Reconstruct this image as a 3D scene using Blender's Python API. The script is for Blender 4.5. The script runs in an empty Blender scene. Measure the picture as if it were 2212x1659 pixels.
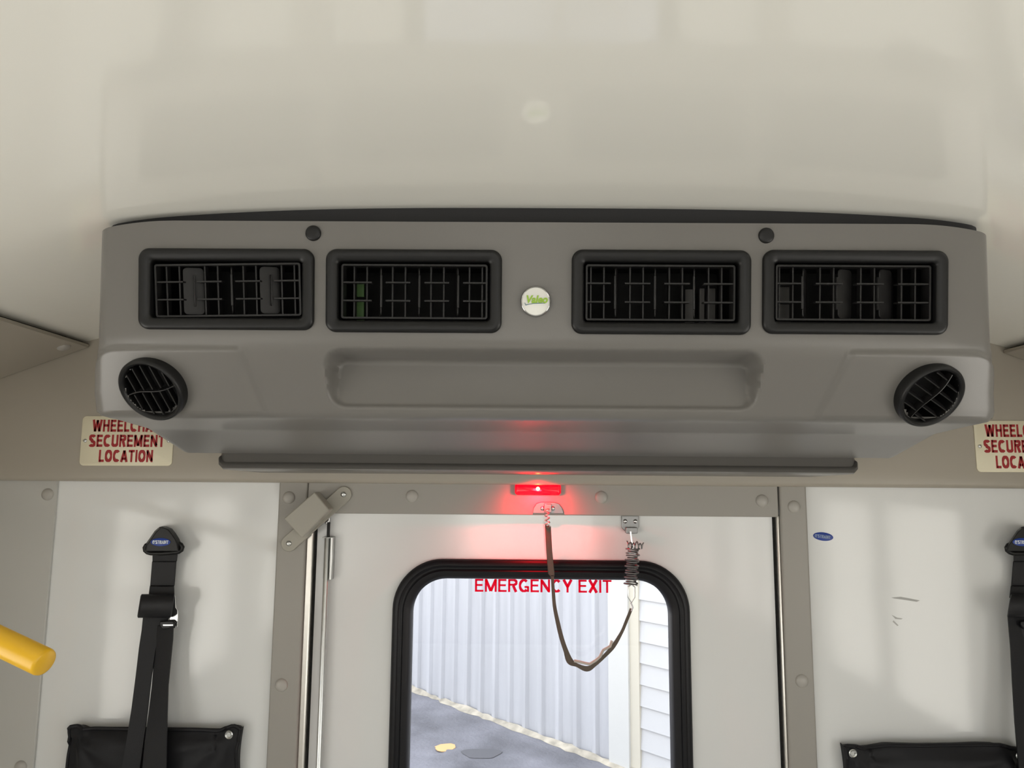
import bpy, bmesh, math, random
from mathutils import Vector, Matrix, noise
random.seed(7)
scene = bpy.context.scene
C = scene.collection

# ------------------------------------------------------------------ camera
W_PX, H_PX, F_PX = 2212, 1659, 1600.0
EYE = 1.60
cam_data = bpy.data.cameras.new('camera')
cam_data.sensor_width = 36.0
cam_data.lens = 36.0 * F_PX / W_PX
cam_data.clip_start = 0.01
cam = bpy.data.objects.new('camera', cam_data)
C.objects.link(cam)
R_CAM = (Matrix.Rotation(math.radians(0.5), 3, 'Z') @
         Matrix.Rotation(math.radians(90 + 7.3), 3, 'X') @
         Matrix.Rotation(math.radians(0.45), 3, 'Z'))
cam.matrix_world = Matrix.Translation((0, 0, EYE)) @ R_CAM.to_4x4()
scene.camera = cam

# ------------------------------------------------------------------ world
world = bpy.data.worlds.new('overcast_sky')
scene.world = world
world.use_nodes = True
nt = world.node_tree
bg = nt.nodes['Background']
tc = nt.nodes.new('ShaderNodeTexCoord')
sep = nt.nodes.new('ShaderNodeSeparateXYZ')
ramp = nt.nodes.new('ShaderNodeValToRGB')
mr = nt.nodes.new('ShaderNodeMapRange')
mr.inputs['From Min'].default_value = -1
mr.inputs['From Max'].default_value = 1
nt.links.new(tc.outputs['Generated'], sep.inputs[0])
nt.links.new(sep.outputs['Z'], mr.inputs['Value'])
nt.links.new(mr.outputs[0], ramp.inputs[0])
cr = ramp.color_ramp
cr.elements[0].position = 0.0
cr.elements[0].color = (1.84, 1.79, 1.68, 1)
cr.elements[1].position = 1.0
cr.elements[1].color = (0.80, 0.83, 0.88, 1)
e = cr.elements.new(0.485); e.color = (1.14, 1.11, 1.03, 1)
e = cr.elements.new(0.53); e.color = (0.70, 0.72, 0.73, 1)
nt.links.new(ramp.outputs[0], bg.inputs[0])
bg.inputs[1].default_value = 5.45

vs = scene.view_settings
vs.view_transform = 'Standard'
vs.look = 'None'
vs.exposure = 0.0
vs.gamma = 1.0
vs.use_curve_mapping = False
scene.cycles.max_bounces = 14
scene.cycles.diffuse_bounces = 7
scene.cycles.glossy_bounces = 5
scene.cycles.transparent_max_bounces = 16
scene.cycles.sample_clamp_indirect = 6
scene.cycles.caustics_reflective = False
scene.cycles.caustics_refractive = False

def area_lamp(name, size_x, size_y, power, loc, rot, color=(1, 1, 1), portal=False, parent=None):
    l = bpy.data.lights.new(name, 'AREA')
    l.shape = 'RECTANGLE'; l.size = size_x; l.size_y = size_y
    l.energy = power; l.color = color
    if portal: l.cycles.is_portal = True
    o = bpy.data.objects.new(name, l)
    C.objects.link(o)
    o.location = loc; o.rotation_euler = rot
    if parent: o.parent = parent
    return o

# interior box of the bus
X_L, X_R, Y_F = -1.15, 1.25, -4.6
X_MID = 0.045
SIDE_WIN = [(-0.35, 0.75), (-1.75, -0.55), (-3.15, -1.95), (-4.4, -3.35)]
WIN_Z = (0.85, 1.55)
# sky portals in each window opening
for (a, b) in SIDE_WIN:
    area_lamp('sky_portal', b - a, WIN_Z[1] - WIN_Z[0], 1, (X_L - 0.05, (a + b) / 2, sum(WIN_Z) / 2), (math.radians(90), 0, math.radians(-90)), portal=True)
    area_lamp('sky_portal', b - a, WIN_Z[1] - WIN_Z[0], 1, (X_R + 0.05, (a + b) / 2, sum(WIN_Z) / 2), (math.radians(90), 0, math.radians(90)), portal=True)
area_lamp('sky_portal', 1.3, 0.7, 1, (X_MID, Y_F - 0.05, 1.15), (math.radians(90), 0, math.radians(0)), portal=True)

# ------------------------------------------------------------------ materials
def mat(name, color, rough=0.5, metal=0.0, spec=0.5, coat=0.0, bump=None, var=None, emit=None, estr=0.0):
    m = bpy.data.materials.new(name)
    m.use_nodes = True
    t = m.node_tree
    b = t.nodes['Principled BSDF']
    b.inputs['Base Color'].default_value = (*color, 1)
    b.inputs['Roughness'].default_value = rough
    b.inputs['Metallic'].default_value = metal
    b.inputs['Specular IOR Level'].default_value = spec
    b.inputs['Coat Weight'].default_value = coat
    b.inputs['Coat Roughness'].default_value = 0.05
    if emit:
        b.inputs['Emission Color'].default_value = (*emit, 1)
        b.inputs['Emission Strength'].default_value = estr
    co = t.nodes.new('ShaderNodeTexCoord')
    if bump:
        sc_, st, dist = bump
        n = t.nodes.new('ShaderNodeTexNoise')
        n.inputs['Scale'].default_value = sc_
        n.inputs['Detail'].default_value = 4
        bp = t.nodes.new('ShaderNodeBump')
        bp.inputs['Strength'].default_value = st
        bp.inputs['Distance'].default_value = dist
        t.links.new(co.outputs['Object'], n.inputs['Vector'])
        t.links.new(n.outputs['Fac'], bp.inputs['Height'])
        t.links.new(bp.outputs[0], b.inputs['Normal'])
    if var:
        sc_, amt = var
        n = t.nodes.new('ShaderNodeTexNoise')
        n.inputs['Scale'].default_value = sc_
        n.inputs['Detail'].default_value = 5
        r = t.nodes.new('ShaderNodeValToRGB')
        r.color_ramp.elements[0].position = 0.3
        r.color_ramp.elements[1].position = 0.7
        r.color_ramp.elements[0].color = (*[c * (1 - amt) for c in color], 1)
        r.color_ramp.elements[1].color = (*[min(1, c * (1 + amt)) for c in color], 1)
        t.links.new(co.outputs['Object'], n.inputs['Vector'])
        t.links.new(n.outputs['Fac'], r.inputs[0])
        t.links.new(r.outputs[0], b.inputs['Base Color'])
    return m

M = {}
M['ceiling'] = mat('ceiling_gloss_white', (0.87, 0.86, 0.80), 0.075, spec=1.0, bump=(60, 0.045, 0.002))
M['wall'] = mat('wall_gloss_white', (0.80, 0.81, 0.81), 0.10, spec=0.5, bump=(9, 0.10, 0.004))
M['door'] = mat('door_gloss_white', (0.80, 0.805, 0.805), 0.11, spec=0.5, bump=(9, 0.10, 0.004))
M['panel_grey'] = mat('panel_satin_grey', (0.52, 0.515, 0.49), 0.35)
M['beige'] = mat('beige_moulded_plastic', (0.39, 0.355, 0.30), 0.42, bump=(500, 0.12, 0.0006))
M['cove'] = mat('cove_beige', (0.40, 0.365, 0.31), 0.4)
M['trim'] = mat('trim_grey_beige', (0.345, 0.328, 0.298), 0.42, bump=(400, 0.08, 0.0005))
M['screwcap'] = mat('screw_cap_grey', (0.42, 0.40, 0.37), 0.32)
M['ac'] = mat('ac_grey_plastic', (0.160, 0.153, 0.143), 0.30, spec=0.45, bump=(700, 0.10, 0.0005))
M['black'] = mat('black_plastic', (0.007, 0.007, 0.0072), 0.38, spec=0.35)
M['grille'] = mat('grille_black_plastic', (0.013, 0.0125, 0.0125), 0.38, spec=0.35)
M['duct'] = mat('duct_black', (0.004, 0.004, 0.004), 0.8)
M['gap_shade'] = mat('gap_shade_black', (0.03, 0.03, 0.032), 0.9)  # black of the strip added as shade above the unit
M['chrome'] = mat('bright_chrome', (0.6, 0.6, 0.6), 0.15, 1.0)
M['steel'] = mat('zinc_steel', (0.62, 0.63, 0.62), 0.28, 1.0, bump=(120, 0.25, 0.001))
M['alu'] = mat('brushed_aluminium', (0.82, 0.79, 0.74), 0.30, 1.0, bump=(80, 0.15, 0.001))
M['dark_steel'] = mat('dull_steel', (0.30, 0.30, 0.30), 0.35, 1.0)
M['badge'] = mat('badge_silver_white', (0.74, 0.74, 0.70), 0.2)
M['green'] = mat('lime_green_ink', (0.30, 0.50, 0.04), 0.4)
M['dark_green'] = mat('deep_green', (0.05, 0.16, 0.01), 0.4)
M['teal'] = mat('teal_grey_ink', (0.12, 0.20, 0.24), 0.4)
M['sign'] = mat('cream_sign_plate', (0.80, 0.74, 0.56), 0.4)
M['red_ink'] = mat('dark_red_ink', (0.36, 0.018, 0.022), 0.5)
M['decal_red'] = mat('bright_red_decal', (0.75, 0.01, 0.07), 0.4)
M['rubber'] = mat('black_rubber', (0.004, 0.004, 0.006), 0.45, spec=0.35, bump=(40, 0.1, 0.001))
M['gap'] = mat('dark_gap', (0.02, 0.02, 0.02), 0.8)
M['webbing'] = mat('black_webbing', (0.010, 0.010, 0.012), 0.5, spec=0.35, bump=(600, 0.4, 0.0006))
M['vinyl'] = mat('black_vinyl', (0.006, 0.006, 0.008), 0.55, spec=0.35, bump=(30, 0.3, 0.003))
M['blue'] = mat('blue_logo', (0.01, 0.045, 0.30), 0.35)
M['white_ink'] = mat('white_ink', (0.75, 0.80, 0.85), 0.4)
M['yellow'] = mat('yellow_rail', (0.83, 0.48, 0.02), 0.33)
M['sensor'] = mat('sensor_grey_plastic', (0.38, 0.36, 0.31), 0.4)
M['cord'] = mat('brown_cord', (0.11, 0.085, 0.065), 0.7, bump=(300, 0.5, 0.001))
M['cord_pale'] = mat('frayed_pale_cord', (0.55, 0.50, 0.45), 0.8)
M['floor'] = mat('floor_vinyl_grey', (0.66, 0.65, 0.63), 0.5, var=(60, 0.10))
M['side'] = mat('side_wall_panel', (0.62, 0.61, 0.57), 0.35)
M['frame_black'] = mat('window_frame_black', (0.02, 0.02, 0.02), 0.4)
M['led'] = mat('red_led_core', (1, 0.3, 0.1), 0.4, emit=(1.0, 0.30, 0.06), estr=40)
m = mat('red_lens', (0.8, 0.0, 0.01), 0.12, emit=(1.0, 0.0, 0.02), estr=0.75)
M['lens'] = m
# corrugated building outside
M['metal_wall'] = mat('painted_corrugated_metal', (0.41, 0.415, 0.435), 0.6, var=(1.5, 0.09))
mw = M['metal_wall'].node_tree; cw_ = [n for n in mw.nodes if n.type == 'TEX_NOISE'][0]; mp_ = mw.nodes.new('ShaderNodeMapping'); mp_.inputs['Scale'].default_value = (5, 5, .35)
mw.links.new([n for n in mw.nodes if n.type == 'TEX_COORD'][0].outputs['Object'], mp_.inputs[0]); mw.links.new(mp_.outputs[0], cw_.inputs['Vector'])
M['ext_white'] = mat('exterior_white_trim', (0.50, 0.50, 0.48), 0.6)
M['siding'] = mat('white_lap_siding', (0.47, 0.47, 0.47), 0.6)
M['gravel'] = mat('concrete_footing', (0.34, 0.31, 0.25), 0.9, var=(9, 0.4))
M['asphalt'] = mat('asphalt', (0.165, 0.165, 0.185), 0.9, bump=(30, 0.5, 0.02), var=(1.6, 0.42))
M['leaf'] = mat('orange_leaf', (0.66, 0.40, 0.18), 0.7)
M['scuff'] = mat('grey_scuff', (0.46, 0.46, 0.45), 0.5)
M['stain'] = mat('dirt_stain', (0.33, 0.29, 0.20), 0.9, var=(20, 0.5))

def decal(name, col):
    m = bpy.data.materials.new(name); m.use_nodes = True; t = m.node_tree; t.nodes.clear()
    o = t.nodes.new('ShaderNodeOutputMaterial'); d = t.nodes.new('ShaderNodeBsdfDiffuse'); tr = t.nodes.new('ShaderNodeBsdfTransparent'); mx = t.nodes.new('ShaderNodeMixShader')
    d.inputs[0].default_value = (*col, 1); tr.inputs[0].default_value = (*col, 1); mx.inputs[0].default_value = 0.45
    t.links.new(tr.outputs[0], mx.inputs[1]); t.links.new(d.outputs[0], mx.inputs[2]); t.links.new(mx.outputs[0], o.inputs[0])
    return m
M['decal_red'] = decal('translucent_red_decal', (1.0, 0.03, 0.12))
def glass(name, tint, refl=0.08):
    m = bpy.data.materials.new(name)
    m.use_nodes = True
    t = m.node_tree
    t.nodes.clear()
    o = t.nodes.new('ShaderNodeOutputMaterial')
    tr = t.nodes.new('ShaderNodeBsdfTransparent'); tr.inputs[0].default_value = (*tint, 1)
    g = t.nodes.new('ShaderNodeBsdfGlossy'); g.inputs['Roughness'].default_value = 0.02
    mx = t.nodes.new('ShaderNodeMixShader'); mx.inputs[0].default_value = refl
    t.links.new(tr.outputs[0], mx.inputs[1]); t.links.new(g.outputs[0], mx.inputs[2])
    t.links.new(mx.outputs[0], o.inputs[0])
    return m
M['glass'] = glass('grey_tinted_glass', (0.86, 0.865, 0.88), 0.03)
M['tint'] = glass('tinted_glass', (0.82, 0.815, 0.81), 0.06)

# ------------------------------------------------------------------ helpers
def ray(px, py):
    d = R_CAM @ Vector(((px - W_PX / 2) / F_PX, -(py - H_PX / 2) / F_PX, -1.0))
    return d
def P(px, py, Y):
    """point of the photograph's ray (px,py) lying at real depth Y"""
    d = ray(px, py)
    t = Y / d.y
    return Vector((d.x * t, Y, EYE + d.z * t))
def G(px, py, z=-0.7):
    d = ray(px, py)
    t = (z - EYE) / d.z
    return Vector((d.x * t, d.y * t, z))

def tag(o, label=None, cat=None, group=None, kind=None):
    if label: o['label'] = label
    if cat: o['category'] = cat
    if group: o['group'] = group
    if kind: o['kind'] = kind
    return o
def empty(name, loc, label=None, cat=None, group=None, kind=None):
    o = bpy.data.objects.new(name, None)
    C.objects.link(o); o.location = loc
    o.empty_display_size = 0.05
    return tag(o, label, cat, group, kind)
def setparent(o, p):
    if p is None: return
    o.parent = p
    o.matrix_parent_inverse = world_mat(p).inverted()
def world_mat(o):
    m = o.matrix_basis.copy()
    if o.parent:
        m = world_mat(o.parent) @ o.matrix_parent_inverse @ m
    return m

class MB:
    def __init__(s): s.v = []; s.f = []
    def add(s, vs_, fs):
        n = len(s.v)
        s.v += [Vector(v) for v in vs_]
        s.f += [tuple(i + n for i in f) for f in fs]
        return s
    def box(s, a, b, T=None):
        x0, y0, z0 = a; x1, y1, z1 = b
        vs_ = [Vector(p) for p in ((x0,y0,z0),(x1,y0,z0),(x1,y1,z0),(x0,y1,z0),(x0,y0,z1),(x1,y0,z1),(x1,y1,z1),(x0,y1,z1))]
        if T: vs_ = [T @ v for v in vs_]
        return s.add(vs_, [(0,3,2,1),(4,5,6,7),(0,1,5,4),(1,2,6,5),(2,3,7,6),(3,0,4,7)])
    def prism(s, pts, vec):
        """closed solid from an ordered outline pushed along vec"""
        n = len(pts); vec = Vector(vec)
        vs_ = [Vector(p) for p in pts] + [Vector(p) + vec for p in pts]
        fs = [tuple(range(n))[::-1], tuple(range(n, 2 * n))]
        fs += [(i, (i + 1) % n, (i + 1) % n + n, i + n) for i in range(n)]
        return s.add(vs_, fs)
    def loops(s, loops, close=True, cap0=False, cap1=False):
        n = len(loops[0]); vs_ = []; fs = []
        for l in loops: vs_ += l
        for k in range(len(loops) - 1):
            for i in range(n if close else n - 1):
                j = (i + 1) % n
                fs.append((k*n+i, k*n+j, (k+1)*n+j, (k+1)*n+i))
        if cap0: fs.append(tuple(range(n))[::-1])
        if cap1: fs.append(tuple(range((len(loops)-1)*n, len(loops)*n)))
        return s.add(vs_, fs)
    def tube(s, path, r, seg=10, cap=True):
        path = [Vector(p) for p in path]
        rs = r if isinstance(r, (list, tuple)) else [r] * len(path)
        a = None; ls = []
        for i, p in enumerate(path):
            d = (path[min(i+1, len(path)-1)] - path[max(i-1, 0)]).normalized()
            if a is None:
                a = d.cross(Vector((0.13, 0.2, 0.97)))
                if a.length < 1e-2: a = d.cross(Vector((1, 0, 0)))
            a = (a - d * a.dot(d)).normalized(); b = d.cross(a).normalized()
            ls.append([p + (a * math.cos(2*math.pi*k/seg) + b * math.sin(2*math.pi*k/seg)) * rs[i] for k in range(seg)])
        return s.loops(ls, True, cap, cap)
    def build(s, name, m, parent=None, label=None, bevel=0, segs=2, smooth=True, T=None, angle=35, kind=None):
        me = bpy.data.meshes.new(name)
        vv = [T @ v for v in s.v] if T else s.v
        c = Vector((0, 0, 0))
        if vv:
            lo = Vector([min(v[i] for v in vv) for i in range(3)]); hi = Vector([max(v[i] for v in vv) for i in range(3)])
            c = Vector(((lo.x + hi.x)/2, (lo.y + hi.y)/2, lo.z))
        me.from_pydata([tuple(v - c) for v in vv], [], s.f)
        bm = bmesh.new(); bm.from_mesh(me)
        bmesh.ops.recalc_face_normals(bm, faces=bm.faces)
        bm.to_mesh(me); bm.free()
        me.materials.append(m)
        if smooth:
            me.polygons.foreach_set('use_smooth', [True] * len(me.polygons))
            me.set_sharp_from_angle(angle=math.radians(angle))
        o = bpy.data.objects.new(name, me)
        C.objects.link(o); o.location = c
        if bevel:
            b = o.modifiers.new('bevel', 'BEVEL'); b.width = bevel; b.segments = segs; b.limit_method = 'ANGLE'
            b.harden_normals = False
        setparent(o, parent)
        if label: o['label'] = label
        if kind: o['kind'] = kind
        return o

def rrect(w, h, r, n=8, c=0.0, cx=0, cy=0):
    """rounded rectangle loop (u, v, c)"""
    r = max(1e-5, min(r, w/2 - 1e-5, h/2 - 1e-5)); pts = []
    for (sx, sy, a0) in ((1, 1, 0), (-1, 1, 90), (-1, -1, 180), (1, -1, 270)):
        for k in range(n + 1):
            a = math.radians(a0 + 90 * k / n)
            pts.append(Vector((cx + sx*(w/2 - r) + r*math.cos(a), cy + sy*(h/2 - r) + r*math.sin(a), c)))
    return pts
def frame_T(o, u, w, n):
    m = Matrix.Identity(4)
    for i in range(3):
        m[i][0] = u[i]; m[i][1] = w[i]; m[i][2] = n[i]; m[i][3] = o[i]
    return m
def wall_T(o):            # local (x right, y up, z toward the viewer) on a vertical rear wall
    return frame_T(o, Vector((1,0,0)), Vector((0,0,1)), Vector((0,-1,0)))
def text_mesh(body, size, m, T, name, parent, xs=1.0, bold=0.0, shear=0.0, depth=0.0004, align='CENTER', spacing=1.0, label=None):
    cu = bpy.data.curves.new(name, 'FONT')
    cu.body = body; cu.size = size; cu.align_x = align; cu.align_y = 'CENTER'
    cu.offset = bold; cu.shear = shear; cu.extrude = depth; cu.space_character = spacing
    cu.resolution_u = 3
    t = bpy.data.objects.new(name, cu); C.objects.link(t)
    bpy.context.view_layer.update()
    me = bpy.data.meshes.new_from_object(t.evaluated_get(bpy.context.evaluated_depsgraph_get()))
    bpy.data.objects.remove(t); bpy.data.curves.remove(cu)
    mb = MB(); mb.add([T @ Vector((v.co.x * xs, v.co.y, v.co.z)) for v in me.vertices], [tuple(p.vertices) for p in me.polygons])
    bpy.data.meshes.remove(me)
    return mb.build(name, m, parent, smooth=False, label=label)
def arc(cx, cy, rx_, ry_, a0, a1, n=12):
    return [(cx + rx_ * math.cos(math.radians(a0 + (a1 - a0) * k / n)), cy + ry_ * math.sin(math.radians(a0 + (a1 - a0) * k / n))) for k in range(n + 1)]
# strokes of each capital in a 1 high cell: (advance width, [polylines]); w = stroke thickness
def glyph(ch, w):
    h = w / 2; b, t = h, 1 - h
    S = {
     'E': (.60, [[(h, 0), (h, 1)], [(h, t), (.58, t)], [(h, .52), (.54, .52)], [(h, b), (.60, b)]]),
     'M': (.84, [[(h, 0), (h, 1)], [(.84 - h, 0), (.84 - h, 1)], [(h, 1 - h*.5), (.42, h * .8)], [(.84 - h, 1 - h*.5), (.42, h * .8)]]),
     'R': (.66, [[(h, 0), (h, 1)], [(h, t), (.40, t)] + arc(.40, .745, .26 - h, .255 - h, 90, -90) + [(h, .49 + h)], [(.36, .50), (.64 - h, 0)]]),
     'G': (.72, [arc(.36, .5, .36 - h, .5 - h, 48, 312, 24), [(.40, .40), (.72 - h*1.0, .40)], [(.72 - h, .46), (.72 - h, .02)]]),
     'C': (.70, [arc(.36, .5, .36 - h, .5 - h, 46, 314, 24)]),
     'N': (.68, [[(h, 0), (h, 1)], [(.68 - h, 0), (.68 - h, 1)], [(h, 1 - h), (.68 - h, h)]]),
     'Y': (.66, [[(h*.8, 1), (.33, .44)], [(.66 - h*.8, 1), (.33, .44)], [(.33, .48), (.33, 0)]]),
     'X': (.66, [[(h, 0), (.66 - h, 1)], [(h, 1), (.66 - h, 0)]]),
     'I': (w, [[(h, 0), (h, 1)]]),
     'T': (.62, [[(0, t), (.62, t)], [(.31, 0), (.31, t)]]),
     'W': (.96, [[(h*.8, 1), (.26, .02)], [(.26, .02), (.48, .96)], [(.48, .96), (.70, .02)], [(.70, .02), (.96 - h*.8, 1)]]),
     'H': (.66, [[(h, 0), (h, 1)], [(.66 - h, 0), (.66 - h, 1)], [(h, .52), (.66 - h, .52)]]),
     'L': (.54, [[(h, 0), (h, 1)], [(h, b), (.54, b)]]),
     'A': (.72, [[(h*.8, 0), (.36, 1 - h*.5)], [(.72 - h*.8, 0), (.36, 1 - h*.5)], [(.17, .27), (.55, .27)]]),
     'S': (.64, [arc(.32, .74, .32 - h, .26 - h*.9, 25, 270, 16)[:-1] + arc(.32, .26, .32 - h, .26 - h*.9, 90, -155, 16)]),
     'U': (.66, [[(h, 1), (h, .30)] + arc(.33, .30, .33 - h, .30 - h, 180, 360, 14) + [(.66 - h, 1)]]),
     'O': (.74, [arc(.37, .5, .37 - h, .5 - h, 0, 360, 28)]),
     'Q': (.74, [arc(.37, .5, .37 - h, .5 - h, 0, 360, 28), [(.42, .28), (.70, -.02)]]),
     "'": (.18, [[(.09, 1), (.09, .72)]]),
     ' ': (.24, []),
    }
    return S[ch]
def lettering(body, cap, width, m, T, name, parent, w=.17, gap=.10, label=None, th=.0003, slant_=0.0):
    """capitals of height cap fitted into width, centred on T"""
    x = 0; polys = []
    for ch in body:
        adv, st = glyph(ch, w)
        for pl in st:
            polys.append([(px + x, py) for (px, py) in pl])
        x += adv + gap
    x -= gap
    sx = width / x
    mb = MB()
    ratio = max(.55, min(1.5, cap / sx))
    for pl in polys:
        L = []
        for i, (px, py) in enumerate(pl):
            q0 = pl[max(i-1, 0)]; q1 = pl[min(i+1, len(pl)-1)]
            if pl[0] == pl[-1] and i in (0, len(pl)-1): q0, q1 = pl[-2], pl[1]
            dx_, dy_ = (q1[0] - q0[0]) * sx, (q1[1] - q0[1]) * cap
            l_ = math.hypot(dx_, dy_) or 1; nx_, ny_ = -dy_ / l_, dx_ / l_
            hw_ = w / 2 * (abs(nx_) * sx + abs(ny_) * cap)
            cx_, cy_ = (px - x/2) * sx + (py - .5) * cap * slant_, (py - .5) * cap
            L.append([T @ Vector((cx_ + nx_*hw_, cy_ + ny_*hw_, 0)), T @ Vector((cx_ - nx_*hw_, cy_ - ny_*hw_, 0)),
                      T @ Vector((cx_ - nx_*hw_, cy_ - ny_*hw_, th)), T @ Vector((cx_ + nx_*hw_, cy_ + ny_*hw_, th))])
        mb.loops(L, True, True, True)
    return mb.build(name, m, parent, smooth=False, label=label)
def dome(T, r, h, mbx, seg=28, rings=5, flat=0.0):
    ls = []
    for k in range(rings + 1):
        a = k / rings * math.pi / 2
        rr = r * (flat + (1 - flat) * math.cos(a)) if flat else r * math.cos(a)
        ls.append([T @ Vector((rr*math.cos(2*math.pi*i/seg), rr*math.sin(2*math.pi*i/seg), h*math.sin(a))) for i in range(seg)] if rr > 1e-6 else None)
    ls = [l for l in ls if l]
    if not flat:
        ls = ls[:-1] if rings > 4 and len(ls) > rings else ls
    mbx.loops(ls, True, True, True)
def screw_cap(T, parent, r=0.0118):
    mb = MB(); dome(T, r, 0.0055, mb)
    rim = MB()
    return mb.build('screw_cap', M['screwcap'], parent, angle=60)
def ribbon(rows, th, mbx):
    """rows of (left point, right point): a strap with thickness th toward -Y"""
    fr = []; 
    for (a, b) in rows:
        a = Vector(a); b = Vector(b)
        fr.append([a, b, b + Vector((0, th, 0)), a + Vector((0, th, 0))])
    mbx.loops(fr, True, True, True)
def tri(n): return n

# ------------------------------------------------------------------ depths of the rear end
Y_WALL, Y_TRIM, Y_DOOR, Y_UP = 1.42, 1.408, 1.428, 1.385
def wx(px, py, Y=Y_TRIM): return P(px, py, Y).x
def wz(px, py, Y=Y_TRIM): return P(px, py, Y).z

# ceiling edges
cl = P(181, 740, Y_UP); cr_ = P(2179, 751, Y_UP)
XC0, XC1, ZC = cl.x, cr_.x, (cl.z + cr_.z) / 2
XCM = (XC0 + XC1) / 2
Z_TOP = EYE + 0.333
def zceil(x):
    t = (x - XCM) / ((XC1 - XC0) / 2)
    return Z_TOP - (Z_TOP - ZC) * abs(t) ** 3.0

def struct(mb, name, m, label=None, parent=None, **k):
    o = mb.build(name, m, parent, **k)
    if parent is None: o['kind'] = 'structure'
    if label: o['label'] = label
    return o

mb = MB(); N = 60
xs = [XC0 + (XC1 - XC0) * i / N for i in range(N + 1)]
mb.loops([[Vector((x, y, zceil(x) + dz)) for x in xs] for (y, dz) in ((Y_F, 0), (-2.5, 0), (-0.5, 0), (0.5, 0), (1.46, 0))], close=False)
mb.loops([[Vector((x, y, zceil(x) + 0.03)) for x in xs] for y in (Y_F, 1.46)], close=False)
struct(mb, 'ceiling', M['ceiling'], 'glossy off-white arched bus ceiling')

# coves between ceiling and side walls
dl = P(0, 812, Y_UP); k = (X_L - cl.x) / (dl.x - cl.x)
zl = cl.z + (dl.z - cl.z) * k
dr = P(2212, 800, Y_UP); k = (X_R - cr_.x) / (dr.x - cr_.x)
zr = min(cr_.z + (dr.z - cr_.z) * k, cr_.z - 0.05)
for (xi, zi, xo, zo, n, side, s) in ((XC0 + 0.012, ZC - 0.010, X_L, zl, 1, 'left', -1), (XC1 - 0.012, ZC - 0.010, X_R, zl, 2, 'right', 1)):
    mb = MB()
    mb.prism([(xi, Y_F, zi), (xo, Y_F, zo), (xo, Y_F, zo + 0.012), (xi, Y_F, zi + 0.006)], (0, Y_UP - 0.002 - Y_F, 0))
    cv = struct(mb, 'trim_%d' % n, M['cove'], 'beige angled cove panel along the %s side' % side, bevel=0.0015)
    if side == 'left':
        # screw cap near the rear end of the cove
        d = ray(138, 750); nrm = Vector((zo - zi, 0, -(xo - xi))).normalized()
        if nrm.z > 0: nrm = -nrm
        o0 = Vector((xi, 0, zi)); e0 = Vector((0, 0, EYE))
        tt = (o0 - e0).dot(nrm) / d.dot(nrm); hit = e0 + d * tt
        u = Vector((0, 1, 0)); w = nrm.cross(u)
        screw_cap(frame_T(hit, u, w, nrm), cv)
    # dark filler box stands in for the shadow line above the cove
    mb = MB(); mb.box((min(xi, xo), Y_F, zi + 0.02), (max(xi, xo), Y_UP, ZC + 0.06))
    struct(mb, 'trim_%d' % (n + 2), M['gap'])

# side walls with window openings
for (X, s, side) in ((X_L, -1, 'left'), (X_R, 1, 'right')):
    mb = MB(); a, b = (X - 0.06, X) if s < 0 else (X, X + 0.06)
    mb.box((a, Y_F, 0), (b, 1.46, WIN_Z[0])); mb.box((a, Y_F, WIN_Z[1]), (b, 1.46, 2.0))
    ys = [Y_F] + sorted([v for w_ in SIDE_WIN for v in w_]) + [1.46]
    for i in range(0, len(ys), 2): mb.box((a, ys[i], WIN_Z[0]), (b, ys[i+1], WIN_Z[1]))
    struct(mb, 'wall_' + side, M['side'])
    for i, (y0, y1) in enumerate(SIDE_WIN):
        mb = MB(); t = 0.03; xa, xb = (X - 0.04, X + 0.012) if s < 0 else (X - 0.012, X + 0.04)
        for q in (((xa, y0, WIN_Z[0]), (xb, y0 + t, WIN_Z[1])), ((xa, y1 - t, WIN_Z[0]), (xb, y1, WIN_Z[1])),
                  ((xa, y0, WIN_Z[0]), (xb, y1, WIN_Z[0] + t)), ((xa, y0, WIN_Z[1] - t), (xb, y1, WIN_Z[1])), ((xa, (y0+y1)/2 - .012, WIN_Z[0]), (xb, (y0+y1)/2 + .012, WIN_Z[1]))):
            mb.box(*q)
        f = struct(mb, 'window_%d' % (i + 2 + (0 if s < 0 else 4)), M['frame_black'])
        mb = MB(); xm = X + s * 0.02
        mb.box((xm - .002, y0 + t, WIN_Z[0] + t), (xm + .002, y1 - t, WIN_Z[1] - t))
        mb.build('window_pane', M['tint'], f)
mb = MB(); mb.box((X_L, Y_F, -0.05), (X_R, 1.46, 0))
struct(mb, 'floor', M['floor'], 'grey vinyl bus floor')
mb = MB()
mb.box((X_L, Y_F - .06, 0), (X_R, Y_F, .80)); mb.box((X_L, Y_F - .06, 1.5), (X_R, Y_F, 2.05))
mb.box((X_L, Y_F - .06, .8), (X_MID - .65, Y_F, 1.5)); mb.box((X_MID + .65, Y_F - .06, .8), (X_R, Y_F, 1.5))
struct(mb, 'wall_front', mat('unseen_dark_front', (0.12, 0.12, 0.12), 0.6))  # unseen front wall, kept dark with a narrowed opening to dim the unit's face

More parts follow.
